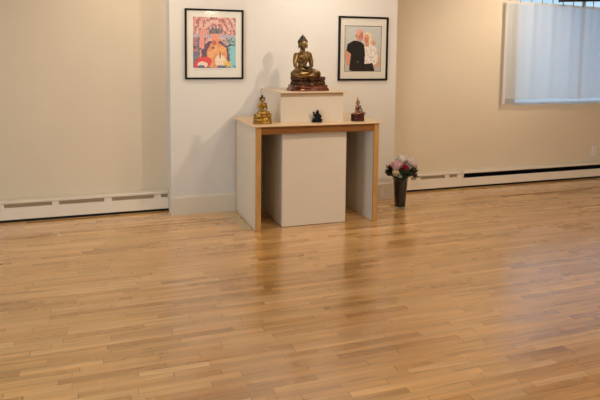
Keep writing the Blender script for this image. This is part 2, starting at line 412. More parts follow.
# upper tier
SX0, SX1, SY0, SY1, SH = 1.523, 2.092, 4.892, 5.49, 1.149
tr = thing('altar_riser', (SX0, SY0, TH), 'cream box riser with thin wood top standing on the altar table', 'riser')
n2, d2, h2 = SX1-SX0, SY1-SY0, SH-TH
obj('front_panel', B(0, n2, 0, .018, 0, h2-.042), M_lam, tr, bevel=.001)
obj('side_panel', B(0, .018, .018, d2, 0, h2-.009), M_lam, tr, bevel=.001)
obj('side_panel', B(n2-.018, n2, .018, d2, 0, h2-.009), M_lam, tr, bevel=.001)
obj('back_panel', B(.018, n2-.018, d2-.018, d2, 0, h2-.009), M_lam, tr)
obj('front_band', B(0, n2, -.001, .018, h2-.042, h2-.009), M_band, tr)  # tan strip under the top board, darker than the front panel
obj('top_board', B(-.003, n2+.035, -.024, d2, h2-.009, h2), M_tiertop, tr, bevel=.0015)

# pale strip on the floor beside the table
bm = bmesh.new()
v = [bm.verts.new(p) for p in ((-.030, 0, 0), (.040, 0, 0), (.018, .60, 0), (-.058, .60, 0))]
f = bm.faces.new(v); r = bmesh.ops.extrude_face_region(bm, geom=[f]); bmesh.ops.translate(bm, vec=(0, 0, .005), verts=[g for g in r['geom'] if isinstance(g, bmesh.types.BMVert)])
tag(obj('wood_strip', bm, M_strip, loc=(1.222, 4.845, 0)), 'flat pale wood strip lying on the floor along the left side of the altar table', 'wood strip')

# ------------------------------------------------------------------ framed pictures
def attr_mat(name):
    m = bpy.data.materials.new(name); m.use_nodes = True; nt = m.node_tree; b = nt.nodes['Principled BSDF']
    a = nt.nodes.new('ShaderNodeAttribute'); a.attribute_name = 'ink'
    nt.links.new(a.outputs['Color'], b.inputs['Base Color']); b.inputs['Roughness'].default_value = .85; b.inputs['Specular IOR Level'].default_value = .1
    return m
def picglass():
    m = bpy.data.materials.new('picture glass'); m.use_nodes = True; nt = m.node_tree; nt.nodes.clear()
    o = nt.nodes.new('ShaderNodeOutputMaterial'); mx = nt.nodes.new('ShaderNodeMixShader'); t = nt.nodes.new('ShaderNodeBsdfTransparent'); g = nt.nodes.new('ShaderNodeBsdfGlossy')
    g.inputs['Roughness'].default_value = .06; mx.inputs[0].default_value = .045
    nt.links.new(t.outputs[0], mx.inputs[1]); nt.links.new(g.outputs[0], mx.inputs[2]); nt.links.new(mx.outputs[0], o.inputs[0])
    return m
M_ink = attr_mat('printed ink'); M_pglass = picglass()
def lin(c): return tuple(((v/255+.055)/1.055)**2.4 if v/255 > .04045 else v/255/12.92 for v in c)
def raster(w_, h_, nx, ny, fn):
    """flat picture: a grid of small faces, each with its printed colour; u right, v down"""
    me = bpy.data.meshes.new('picture'); vs = []; fs = []; cs = []
    for j in range(ny+1):
        for i in range(nx+1): vs.append((w_*i/nx, 0, h_*(1-j/ny)))
    for j in range(ny):
        for i in range(nx):
            a = j*(nx+1)+i; fs.append((a+nx+1, a+nx+2, a+1, a)); cs.append(lin(fn((i+.5)/nx, (j+.5)/ny)))
    me.from_pydata(vs, [], fs); at = me.color_attributes.new('ink', 'FLOAT_COLOR', 'CORNER')
    k = 0
    for p, c in zip(me.polygons, cs):
        for _ in p.loop_indices: at.data[k].color = (*c, 1); k += 1
    me.materials.append(M_ink)
    return me
def inell(u, v, cu, cv, ru, rv, a=0):
    du, dv = u-cu, v-cv
    if a: ca, sa = math.cos(a), math.sin(a); du, dv = du*ca+dv*sa, -du*sa+dv*ca
    return (du/ru)**2+(dv/rv)**2 < 1
def inpoly(u, v, P):
    c = False; j = len(P)-1
    for i in range(len(P)):
        if (P[i][1] > v) != (P[j][1] > v) and u < (P[j][0]-P[i][0])*(v-P[i][1])/(P[j][1]-P[i][1])+P[i][0]: c = not c
        j = i
    return c
def seg_d(u, v, a, b_):
    ax, ay = a; bx_, by_ = b_; dx, dy = bx_-ax, by_-ay; L2 = dx*dx+dy*dy
    t = max(0, min(1, ((u-ax)*dx+(v-ay)*dy)/L2)); return math.hypot(u-ax-t*dx, v-ay-t*dy)
def nz(u, v, s, seed=0): return mnoise.noise(Vector((u*s, v*s, seed)))
def paint_crowned(u, v):
    n1 = nz(u, v, 9, 1); n2_ = nz(u, v, 22, 2); n3_ = nz(u, v, 40, 5)
    c = (216, 170, 158) if n1 > 0 else (206, 140, 128)
    if v < .34:
        d = math.hypot(u-.5, (v-.42)*.9)
        if int(d*26+n1*1.6) % 3 == 0: c = (168, 92, 88)
        if n2_ > .38: c = (226, 200, 180)
    else:
        if u > .80: c = (132, 176, 176) if n1 > -.15 else (94, 122, 142)
        elif u < .16: c = (104, 112, 140) if n1 > -.1 else (196, 120, 116)
        if (u > .68 or u < .30) and abs(((v*17+n1*2) % 1)-.5) < .16: c = (66, 50, 66)
        if u > .86 and v > .55: c = (120, 190, 196)
    if .34 < v < .40: c = (168, 160, 176)
    if inpoly(u, v, [(.18, .98), (.22, .60), (.36, .47), (.66, .46), (.82, .60), (.88, .98)]): c = (98, 58, 78) if n2_ > 0 else (70, 52, 84)
    if inpoly(u, v, [(.30, .98), (.33, .64), (.42, .50), (.60, .50), (.78, .60), (.80, .86), (.70, .98)]): c = (228, 158, 96) if n1 > -.2 else (218, 130, 86)
    if inpoly(u, v, [(.14, .60), (.16, .34), (.26, .22), (.31, .26), (.26, .46), (.26, .62)]) : c = (222, 142, 124)
    if inell(u, v, .52, .40, .085, .135): c = (232, 140, 106)
    if inell(u, v, .49, .50, .06, .05): c = (196, 86, 70)
    if inpoly(u, v, [(.38, .32), (.36, .18), (.42, .25), (.45, .16), (.49, .24), (.53, .15), (.57, .24), (.62, .17), (.64, .25), (.70, .19), (.67, .32)]): c = (120, 112, 122) if n3_ > 0 else (60, 62, 66)
    if inell(u, v, .23, .90, .21, .12, -.25) and v > .78: c = (214, 52, 52)
    if inell(u, v, .22, .93, .12, .06): c = (238, 206, 190)
    if inell(u, v, .64, .86, .13, .12): c = (232, 206, 170)
    if inell(u, v, .80, .92, .09, .06): c = (224, 176, 80)
    if inell(u, v, .46, .60, .03, .03) or inell(u, v, .63, .74, .02, .06): c = (116, 56, 56)
    if v > .95 and n1 > -.1: c = (70, 84, 116)
    k = 1+.18*n3_
    c = tuple(x*.86+40 for x in c)
    return tuple(max(0, min(255, x*k)) for x in c)
def paint_couple(u, v):
    n1 = nz(u, v, 6, 3); n2_ = nz(u, v, 24, 4)
    c = (196-14*v, 196-18*v, 190-22*v)
    skin = (204, 148, 122); black = (24, 24, 24); white = (232, 222, 212)
    if inpoly(u, v, [(.68, .40), (.66, .33), (.78, .31), (.86, .36), (.80, .44)]): c = skin
    if inpoly(u, v, [(.80, .74), (.92, .60), (1, .74), (.98, .94), (.84, .90)]): c = (204, 160, 128)
    if inpoly(u, v, [(.52, .90), (.50, .46), (.58, .38), (.76, .40), (.88, .48), (.94, .70), (.90, .84), (.74, .88)]): c = white if n2_ < .12 else (198, 182, 170)
    if inell(u, v, .63, .25, .12, .135) or inell(u, v, .70, .33, .06, .09): c = (230, 212, 176) if n2_ < .15 else (204, 180, 138)
    if inell(u, v, .595, .275, .075, .10): c = (218, 152, 120)
    if inell(u, v, .595, .31, .045, .04): c = (204, 130, 104)
    if inpoly(u, v, [(.55, .36), (.66, .36), (.67, .44), (.58, .46)]): c = (206, 140, 108)
    if inpoly(u, v, [(.04, .84), (.00, .64), (.02, .52), (.12, .50), (.16, .64), (.22, .86), (.16, .92)]): c = skin
    if inpoly(u, v, [(.12, .98), (.17, .62), (.04, .54), (.07, .40), (.24, .32), (.42, .33), (.54, .42), (.56, .62), (.54, .96)]): c = black if n2_ < .45 else (40, 40, 40)
    if inell(u, v, .405, .20, .095, .135): c = (208, 138, 112)
    if inell(u, v, .385, .14, .08, .07): c = (220, 164, 142)
    if inell(u, v, .31, .215, .018, .035): c = (178, 112, 90)
    if inell(u, v, .455, .22, .045, .10): c = (190, 118, 94)
    if inell(u, v, .41, .30, .06, .045): c = (186, 150, 136)
    if inpoly(u, v, [(.16, 1), (.18, .84), (.56, .84), (.78, .82), (.84, 1)]): c = (30, 22, 20)
    if inell(u, v, .36, .80, .03, .02): c = (110, 106, 98)
    for a, b_ in ((.445, .195), (.375, .195), (.57, .27), (.63, .27)):
        if inell(u, v, a, b_, .012, .010): c = (70, 44, 36)
    if inell(u, v, .41, .255, .03, .010) or inell(u, v, .60, .335, .026, .010): c = (150, 66, 58)
    k = 1+.05*n2_
    return tuple(max(0, min(255, x*k)) for x in c)
def picture(x0, x1, z0, z1, ix0, ix1, iz0, iz1, fn, label, tilt, res, fw, inner_line, writing=False, mcol=None):
    w_, h_ = x1-x0, z1-z0
    t = thing('framed_picture', (x0, PY, z0), label, 'picture', 'framed pictures on the white wall')
    t.rotation_euler = (0, tilt, 0)
    bm = bmesh.new(); d = .024
    box(bm, 0, w_, -d, -.001, 0, fw); box(bm, 0, w_, -d, -.001, h_-fw, h_); box(bm, 0, fw, -d, -.001, fw, h_-fw); box(bm, w_-fw, w_, -d, -.001, fw, h_-fw)
    obj('frame', bm, M_blackframe, t, bevel=.002)
    obj('backing_board', B(fw, w_-fw, -.006, -.002, fw, h_-fw), M_blackframe, t)
    a, b_, c_, e_ = ix0-x0, ix1-x0, iz0-z0, iz1-z0
    bm = bmesh.new()
    box(bm, fw, w_-fw, -.012, -.009, fw, c_); box(bm, fw, w_-fw, -.012, -.009, e_, h_-fw); box(bm, fw, a, -.012, -.009, c_, e_); box(bm, b_, w_-fw, -.012, -.009, c_, e_)
    mt_ = obj('mat_board', bm, mcol or M_matboard, t)
    if inner_line:
        bm = bmesh.new(); g = inner_line
        box(bm, a-g, b_+g, -.0128, -.0118, e_, e_+g); box(bm, a-g, b_+g, -.0128, -.0118, c_-g, c_); box(bm, a-g, a, -.0128, -.0118, c_, e_); box(bm, b_, b_+g, -.0128, -.0118, c_, e_)
        obj('ruled_border', bm, mat('border ink', (.10, .07, .07), .8), mt_)
    if writing:
        bm = bmesh.new(); rr_ = random.Random(3); x = a+.01
        pts = []
        while x < b_-.02:
            pts.append((x, -.0122, c_-.016+rr_.uniform(-.005, .005))); x += rr_.uniform(.003, .012)
        tube(bm, pts, .0009, 5)
        obj('handwriting', bm, mat('pencil ink', (.22, .26, .34), .8), mt_)
    me = raster(b_-a, e_-c_, res[0], res[1], fn)
    p = bpy.data.objects.new('print', me); link(p, t); p.location = (a, -.0085, c_)
    obj('glass', B(fw-.001, w_-fw+.001, -.0180, -.0172, fw-.001, h_-fw+.001), M_pglass, t)
M_mat2 = mat('ivory mat board', (.70, .655, .55), .9, spec=.1)
picture(.811, 1.343, 1.234, 1.862, .884, 1.272, 1.334, 1.790, paint_crowned, 'black-framed colourful print of a crowned seated figure, left of the golden Buddha', math.radians(.15), (96, 112), .016, 0, True)
picture(2.287, 2.818, 1.212, 1.837, 2.357, 2.742, 1.305, 1.742, paint_couple, 'black-framed photograph of a couple embracing, one in a black shirt, right of the golden Buddha', math.radians(.1), (96, 112), .019, .005, mcol=M_mat2)

# ------------------------------------------------------------------ statues
def metal(name, c1, c2, rough, scale=14, metalness=.85, bump=.4):
    m = bpy.data.materials.new(name); m.use_nodes = True; nt = m.node_tree; b = nt.nodes['Principled BSDF']; L = nt.links.new
    tc = nt.nodes.new('ShaderNodeTexCoord'); n = nt.nodes.new('ShaderNodeTexNoise'); n.inputs['Scale'].default_value = scale; n.inputs['Detail'].default_value = 5
    r = nt.nodes.new('ShaderNodeValToRGB'); r.color_ramp.elements[0].position = .38; r.color_ramp.elements[1].position = .62
    r.color_ramp.elements[0].color = (*c1, 1); r.color_ramp.elements[1].color = (*c2, 1)
    L(tc.outputs['Object'], n.inputs['Vector']); L(n.outputs['Fac'], r.inputs['Fac']); L(r.outputs['Color'], b.inputs['Base Color'])
    b.inputs['Metallic'].default_value = metalness; b.inputs['Roughness'].default_value = rough
    n2 = nt.nodes.new('ShaderNodeTexNoise'); n2.inputs['Scale'].default_value = 120; L(tc.outputs['Object'], n2.inputs['Vector'])
    bp = nt.nodes.new('ShaderNodeBump'); bp.inputs['Strength'].default_value = bump; bp.inputs['Distance'].default_value = .001; L(n2.outputs['Fac'], bp.inputs['Height']); L(bp.outputs['Normal'], b.inputs['Normal'])
    return m
G_body = metal('aged gilt bronze', (.095, .050, .015), (.22, .135, .045), .36)
G_robe = metal('dark bronze robe', (.10, .05, .018), (.21, .11, .035), .38)
G_hair = metal('dark patina hair', (.03, .025, .018), (.07, .055, .035), .5)
G_lotus = metal('dark bronze lotus', (.035, .016, .010), (.10, .045, .024), .4)
G_base = metal('copper plinth', (.09, .032, .018), (.24, .095, .055), .26)
G_gold = metal('bright gilding', (.24, .125, .02), (.46, .28, .065), .34, 45)
G_gold2 = metal('worn gilding', (.16, .08, .014), (.40, .22, .05), .36, 55)
G_cop = metal('reddish copper', (.16, .06, .035), (.48, .27, .17), .38, 70)
G_dark = metal('maroon bronze', (.035, .012, .012), (.11, .035, .028), .4, 50)
G_silver = metal('pale scarf metal', (.42, .34, .28), (.62, .54, .46), .4, 40, .6)
M_jet = mat('black resin', (.002, .0025, .004), .6, spec=.15)

def pedestal(root, hw, hd, z0, z1, m_, npet=22, name='lotus_pedestal', voxel=.003):
    H = z1-z0; bm = bmesh.new(); zm = z0+H*.48
    sloft(bm, [(z0, hw*.93, hd*.93), (z0+H*.12, hw*.95, hd*.95), (z0+H*.3, hw*.9, hd*.9), (zm, hw*.80, hd*.80), (z0+H*.7, hw*.88, hd*.88), (z1-H*.12, hw*.95, hd*.95), (z1, hw*.95, hd*.95)], .75, 64)
    for row, (zc, up) in enumerate(((z0+H*.26, -1), (z0+H*.74, 1))):
        for k in range(npet):
            a = 2*PI*(k+.5*row)/npet; c, s = math.cos(a), math.sin(a)
            px, py = hw*.88*math.copysign(abs(c)**.75, c), hd*.88*math.copysign(abs(s)**.75, s)
            wv = PI*hw/npet*.86
            ell(bm, (px, py, zc), (hw*.11, wv, H*.24), (0, 0, a), 12)
            ell(bm, (px*1.06, py*1.06, zc+up*H*.16), (hw*.07, wv*.6, H*.08), (0, 0, a), 8)
    return fused(name, bm, m_, root, voxel, 1)

def seated(root, s, z, ox, M, pose, voxel, crown=None, wx=1.0, kx=1.0, hx=1.0):
    """seated cross-legged figure, s = height from seat to crown of the head; faces -y"""
    def wf(zz):                        # width factors of knees, trunk and head
        if zz < .16: return kx
        if zz < .26: return kx+(wx-kx)*(zz-.16)/.10
        if zz < .50: return wx
        if zz < .60: return wx+(hx-wx)*(zz-.50)/.10
        return hx
    def V(x, y, zz): return (ox+x*s*wf(zz), y*s, z+zz*s)
    def E(bm, x, y, zz, a, b_, c_, rot=(0, 0, 0)): ell(bm, V(x, y, zz), (a*s*wf(zz), b_*s, c_*s), rot, 18)
    def Lb(bm, pts, rad): limb(bm, [V(*p) for p in pts], [r*s for r in rad])
    bm = bmesh.new()
    # hips, folded legs
    E(bm, 0, .03, .12, .20, .17, .13)
    for q in (-1, 1):
        Lb(bm, [(.10*q, .0, .11), (.26*q, -.14, .095), (.37*q, -.20, .078)], [.105, .088, .066])
    Lb(bm, [(-.37, -.21, .07), (-.22, -.30, .075), (.02, -.30, .085), (.16, -.25, .13)], [.062, .055, .045, .034])
    Lb(bm, [(.37, -.21, .065), (.20, -.27, .060), (.0, -.25, .065), (-.16, -.26, .10)], [.062, .055, .045, .034])
    # torso
    E(bm, 0, .02, .23, .125, .095, .14)
    E(bm, 0, .015, .38, .165, .105, .15)
    E(bm, 0, .02, .46, .185, .085, .075)
    E(bm, .07, -.055, .42, .075, .045, .055); E(bm, -.07, -.055, .42, .075, .045, .055)
    Lb(bm, [(0, .02, .50), (0, .0, .60)], [.062, .052])
    # head
    E(bm, 0, -.015, .685, .088, .098, .112); E(bm, 0, -.055, .635, .052, .05, .045)
    E(bm, 0, -.108, .675, .016, .022, .030); E(bm, 0, -.112, .660, .022, .016, .012)
    E(bm, 0, -.100, .632, .034, .014, .012); E(bm, 0, -.090, .606, .028, .018, .016)
    for q in (-1, 1):
        E(bm, q*.038, -.098, .700, .022, .012, .010); E(bm, q*.040, -.098, .722, .030, .012, .007)
        E(bm, q*.092, .0, .675, .014, .028, .055); E(bm, q*.094, .0, .625, .012, .018, .032)
    # arms
    sh = .175
    def hand(w, dr, curl=.3, spread=1.0, q=1, palm=(0, 0, 1)):
        """palm and five fingers from wrist w along dr"""
        w = Vector(w); d = Vector(dr).normalized(); sd = d.cross(Vector(palm)).normalized(); pn = Vector(palm).normalized()
        Lb(bm, [w, w+d*.075], [.030, .034])
        for k, (off, ln) in enumerate(((-.030, .070), (-.010, .082), (.010, .078), (.030, .060))):
            p0 = w+d*.085+sd*off*spread; p1 = p0+d*ln*.55; p2 = p1+(d-pn*curl*2).normalized()*ln*.5
            Lb(bm, [w+d*.05+sd*off*.7, p0, p1, p2], [.013, .0125, .0115, .0095])
        p0 = w+d*.03-sd*.030*q; Lb(bm, [p0, p0+(d*.5-sd*q).normalized()*.035, p0+(d*.9-sd*q*.6).normalized()*.075], [.014, .0125, .010])
    if pose == 'earth':
        Lb(bm, [(-sh, .02, .455), (-.225, -.02, .32), (-.235, -.06, .24)], [.060, .048, .042])
        Lb(bm, [(-.235, -.06, .24), (-.25, -.20, .165), (-.255, -.25, .15)], [.042, .032, .024])
        hand((-.255, -.25, .15), (-.02, -.45, -.9), .1, 1, -1, (0, 1, -.4))
        Lb(bm, [(sh, .02, .455), (.225, -.0, .32), (.22, -.05, .235)], [.060, .048, .042])
        Lb(bm, [(.22, -.05, .235), (.12, -.20, .165), (.06, -.225, .155)], [.042, .030, .024])
        hand((.07, -.225, .155), (-1, -.1, 0), .0, 1, 1, (0, 0, -1))
    elif pose == 'teach':
        for q in (-1, 1):
            Lb(bm, [(q*sh, .02, .455), (q*.24, -.03, .33), (q*.225, -.08, .27)], [.056, .046, .040])
            Lb(bm, [(q*.225, -.08, .27), (q*.12, -.17, .33), (q*.07, -.18, .365)], [.040, .030, .024])
            hand((q*.075, -.18, .36), (-q*.5, -.1, .8), .25, 1, q, (0, -1, .2))
    elif pose == 'vase':
        Lb(bm, [(-sh, .02, .455), (-.25, -.03, .34), (-.27, -.08, .28)], [.054, .046, .040])
        Lb(bm, [(-.27, -.08, .28), (-.22, -.17, .36), (-.20, -.19, .40)], [.038, .030, .024]); hand((-.20, -.19, .40), (.1, 0, 1), .3, 1, -1, (0, -1, 0))
        Lb(bm, [(sh, .02, .455), (.25, -.0, .33), (.24, -.05, .25)], [.054, .046, .040])
        Lb(bm, [(.24, -.05, .25), (.12, -.20, .19), (.06, -.225, .18)], [.038, .030, .024]); hand((.07, -.225, .18), (-1, -.1, 0), .0, 1, 1, (0, 0, -1))
    body = fused('body', bm, M['body'], root, voxel, 2)
    # lower robe over the legs, in soft folds, and the sash over the left shoulder
    if M.get('robe'):
        bm = bmesh.new()
        E(bm, 0, .04, .10, .235, .20, .115)
        for q in (-1, 1): Lb(bm, [(.10*q, .02, .10), (.26*q, -.12, .088), (.365*q, -.19, .072)], [.112, .094, .072])
        Lb(bm, [(-.37, -.20, .055), (-.18, -.285, .040), (.0, -.30, .035), (.18, -.285, .040), (.37, -.20, .055)], [.066, .048, .045, .048, .066])
        for k in range(6): Lb(bm, [(-.34+k*.136, -.24-.04*math.sin(k*1.2), .02), (-.30+k*.12, -.23-.05*math.sin(k), .10)], [.012, .010])
        fused('lower_robe', bm, M['robe'], root, voxel, 2)
        bm = bmesh.new()
        Lb(bm, [(.15, .05, .50), (.13, -.065, .47), (.08, -.105, .40), (.02, -.100, .30), (-.05, -.085, .22)], [.046, .036, .032, .028, .024])
        Lb(bm, [(.185, .03, .46), (.235, .0, .33), (.225, -.045, .245)], [.068, .055, .047])
        Lb(bm, [(.15, .07, .49), (.08, .11, .35), (0, .12, .2)], [.05, .06, .06])
        fused('shoulder_robe', bm, M['robe'], root, voxel, 2)
    # hair or crown
    bm = bmesh.new()
    if crown is None:
        E(bm, 0, .012, .735, .098, .100, .082); E(bm, 0, .03, .69, .092, .085, .085)
        E(bm, 0, .012, .815, .052, .052, .048); E(bm, 0, .012, .865, .018, .018, .030)
        rr_ = random.Random(5)
        for k in range(150):
            t = k/150; ph = k*2.39996; zc = .70+.11*t
            rr0 = .100*math.sqrt(max(0, 1-((zc-.735)/.082)**2)) if zc < .81 else .05
            x, y = rr0*math.cos(ph), rr0*math.sin(ph)
            if y < -.05 and zc < .745: continue
            E(bm, x, .012+y, zc, .011, .011, .010)
        for k in range(40):
            ph = k*2.39996; t = k/40; zc = .80+.05*t; r_ = .052*math.sqrt(max(0, 1-((zc-.815)/.048)**2))
            E(bm, r_*math.cos(ph), .012+r_*math.sin(ph), zc, .010, .010, .010)
        fused('hair', bm, M['hair'], root, voxel*.9, 0)
    else:
        E(bm, 0, .015, .745, .098, .098, .06)
        lathe_pts = []
        for k in range(5):
            a = -PI/2+(k-2)*.62
            x, y = .098*math.cos(a), .01+.098*math.sin(a)
            hh_ = crown*(1.0 if k == 2 else .8)
            Lb(bm, [(x, y, .745), (x*1.12, y*1.12, .745+.55*hh_), (x*1.05, y*1.05, .745+hh_)], [.026, .024, .006])
        tall = crown > .1; Lb(bm, [(0, .02, .76), (0, .02, .80+crown*.8), (0, .02, (.86 if tall else .80)+crown*1.1), (0, .02, (.90 if tall else .80)+crown*1.5)], [.062, .055 if not tall else .045, .040 if not tall else .024, .006 if tall else .03])
        for q in (-1, 1): E(bm, q*.115, .0, .735, .028, .020, .028); Lb(bm, [(q*.115, 0, .72), (q*.13, .0, .60)], [.014, .008])
        fused('crown', bm, M['hair'], root, voxel, 1)
    return body

RX, RY = 1.835, 5.095
bu = thing('buddha_statue', (RX, RY, SH), 'large bronze and gold seated Buddha statue on the top riser', 'statue')
bm = bmesh.new(); sloft(bm, [(0, .178, .125), (.010, .180, .127), (.016, .175, .122), (.034, .163, .108), (.040, .166, .111), (.050, .166, .111)], .45, 72)
obj('plinth', bm, G_base, bu, bevel=.001)
pedestal(bu, .158, .108, .048, .122, G_lotus, 22)
seated(bu, .418, .118, -.050, dict(body=G_body, robe=G_robe, hair=G_hair), 'earth', .0028, wx=.80, kx=.72, hx=.98)
bm = bmesh.new()
lathe(bm, [(.004, .0), (.020, .004), (.030, .018), (.032, .028), (.028, .028), (.026, .018), (.004, .008)], 24)
obj('alms_bowl', bm, G_hair, bu, True, loc=(-.050, -.095, .188))

gs = thing('gilded_statue', (1.366, 4.905, TH), 'small gold seated statue with dark crown at the left end of the table', 'statue')
G_crown = metal('dark crown metal', (.03, .02, .012), (.08, .05, .025), .5)
bm = bmesh.new(); sloft(bm, [(0, .078, .055), (.006, .080, .057), (.014, .074, .052), (.020, .072, .050)], .6, 56); obj('plinth', bm, G_gold2, gs, True)
pedestal(gs, .078, .058, .018, .082, G_gold, 14, voxel=.0022)
seated(gs, .178, .078, -.002, dict(body=G_gold, robe=G_gold2, hair=G_crown), 'teach', .0018, crown=.06, wx=.92, kx=.68, hx=1.05)

ts = thing('crowned_statue', (2.222, 4.868, TH), 'small copper coloured seated statue with tall spired crown at the right end', 'statue')
bm = bmesh.new(); sloft(bm, [(0, .056, .040), (.005, .058, .042), (.012, .053, .038)], .6, 56); obj('plinth', bm, G_dark, ts, True)
pedestal(ts, .060, .045, .010, .062, G_dark, 12, voxel=.002)
seated(ts, .142, .060, .0, dict(body=G_cop, robe=G_dark, hair=G_gold2), 'vase', .0015, crown=.13, kx=1.0)
bm = bmesh.new()
for q in (-1, 1): limb(bm, [(q*.020, .0, .125), (q*.042, -.012, .105), (q*.050, -.022, .080), (q*.060, -.020, .072)], [.006, .006, .007, .006])
fused('scarf', bm, G_silver, ts, .0015, 1)

bk = thing('black_figurine', (1.840, 4.868, TH), 'small solid black figurine with one raised arm on the table front edge', 'figurine')
bm = bmesh.new(); sloft(bm, [(0, .044, .030), (.006, .045, .031), (.010, .041, .028)], .7, 40); obj('base', bm, M_jet, bk, True)
bm = bmesh.new()
ell(bm, (0, 0, .022), (.040, .026, .018)); ell(bm, (.003, 0, .046), (.027, .020, .030)); ell(bm, (.003, -.006, .040), (.024, .020, .022))
ell(bm, (.004, -.002, .086), (.0135, .0135, .015)); ell(bm, (.004, .002, .094), (.010, .010, .012)); ell(bm, (.004, -.015, .084), (.003, .004, .004))
limb(bm, [(.004, 0, .068), (.004, 0, .080)], [.010, .008])
limb(bm, [(-.014, 0, .066), (-.030, -.006, .058), (-.036, -.012, .074), (-.037, -.012, .080)], [.008, .0075, .006, .005])
for k in range(5): limb(bm, [(-.037, -.012, .080), (-.045+k*.004, -.013, .089+(.002 if 0 < k < 4 else 0))], [.004, .0022])
limb(bm, [(.020, 0, .066), (.033, -.008, .050), (.024, -.020, .038)], [.009, .0085, .006])
for k in range(5): limb(bm, [(.024, -.020, .038), (.014, -.024, .044-k*.003)], [.004, .0024])
limb(bm, [(-.010, -.004, .022), (-.034, -.014, .020), (-.010, -.026, .018)], [.011, .010, .008]); limb(bm, [(.010, -.004, .022), (.036, -.014, .020), (.012, -.028, .016)], [.011, .010, .008])
fused('body', bm, M_jet, bk, .0014, 1)

# ------------------------------------------------------------------ vase and flowers
VX, VY = 2.800, 5.120
M_vglass = bpy.data.materials.new('vase glass'); M_vglass.use_nodes = True
b = M_vglass.node_tree.nodes['Principled BSDF']; b.inputs['Base Color'].default_value = (.40, .45, .38, 1); b.inputs['Transmission Weight'].default_value = 1; b.inputs['Roughness'].default_value = .02; b.inputs['IOR'].default_value = 1.45
M_water = bpy.data.materials.new('dim water'); M_water.use_nodes = True
b = M_water.node_tree.nodes['Principled BSDF']; b.inputs['Base Color'].default_value = (.010, .018, .012, 1); b.inputs['Transmission Weight'].default_value = 1; b.inputs['Roughness'].default_value = .0; b.inputs['IOR'].default_value = 1.15
M_stem = mat('stem green', (.012, .026, .010), .5); M_leaf = mat('leaf green', (.010, .026, .012), .5, var=.3, vscale=30)
va = thing('glass_vase', (VX, VY, 0), 'tall tapered glass vase full of dark stems on the floor by the table', 'vase')
bm = bmesh.new()
lathe(bm, [(.046, 0), (.049, .004), (.052, .03), (.060, .16), (.070, .285), (.0715, .290), (.0685, .291), (.0665, .286), (.0565, .16), (.0485, .032), (.044, .022), (.001, .020)], 48)
obj('glass', bm, M_vglass, va, True)
bm = bmesh.new(); lathe(bm, [(.001, .0215), (.043, .023), (.0475, .034), (.0555, .16), (.0635, .262), (.001, .262)], 40)
obj('water', bm, M_water, va, True)

def petal(bm, M, w_, l_, cup, mi=0, n=5, ruff=0):
    g = []
    for i in range(n+1):
        v_ = i/n; row = []
        for j in range(n+1):
            u_ = (j/n-.5)*2
            wd = w_*math.sin(PI*(.18+.72*v_))**.8
            x = u_*wd; z = l_*v_; y = -cup*(v_**1.6)*l_+.35*cup*l_*(u_*u_)*(.3+v_)*-1
            y += ruff*math.sin(j*2.3+i)*v_
            row.append(bm.verts.new(M @ Vector((x, y, z))))
        g.append(row)
    for i in range(n):
        for j in range(n): f = bm.faces.new((g[i][j], g[i][j+1], g[i+1][j+1], g[i+1][j])); f.smooth = True; f.material_index = mi
def bloom(R, seed, layers=5, tight=1.0):
    rg = random.Random(seed); bm = bmesh.new()
    ell(bm, (0, 0, R*.15), (R*.55, R*.55, R*.5), seg=14)
    for L_ in range(layers):
        t = L_/(layers-1); k = 5+L_*2
        for q in range(k):
            az = 2*PI*(q+.5*L_)/k+rg.uniform(-.15, .15); op = math.radians(8+72*t*tight+rg.uniform(-6, 6))
            Mx = Matrix.Rotation(az, 4, 'Z') @ Matrix.Translation((0, R*.12*t, -R*.35+.18*R*(1-t))) @ Matrix.Rotation(-op, 4, 'X')
            petal(bm, Mx, R*(.42+.16*t), R*(1.0+.12*rg.random()), .45, ruff=R*.04)
    return bm
def petals_mat(n_, c, v=.12): return mat(n_, c, .6, spec=.2, var=v, vscale=25, **{'Subsurface Weight': .15, 'Subsurface Radius': (.02, .01, .008), 'Subsurface Scale': .5})
P_pink = petals_mat('pale pink petals', (.95, .66, .66)); P_pink2 = petals_mat('soft pink petals', (.95, .76, .70)); P_blush = petals_mat('blush petals', (.95, .84, .74)); P_red = petals_mat('crimson petals', (.36, .018, .035), .3)
P_cream = petals_mat('cream petals', (.88, .74, .46)); P_white = petals_mat('white petals', (.88, .88, .80))
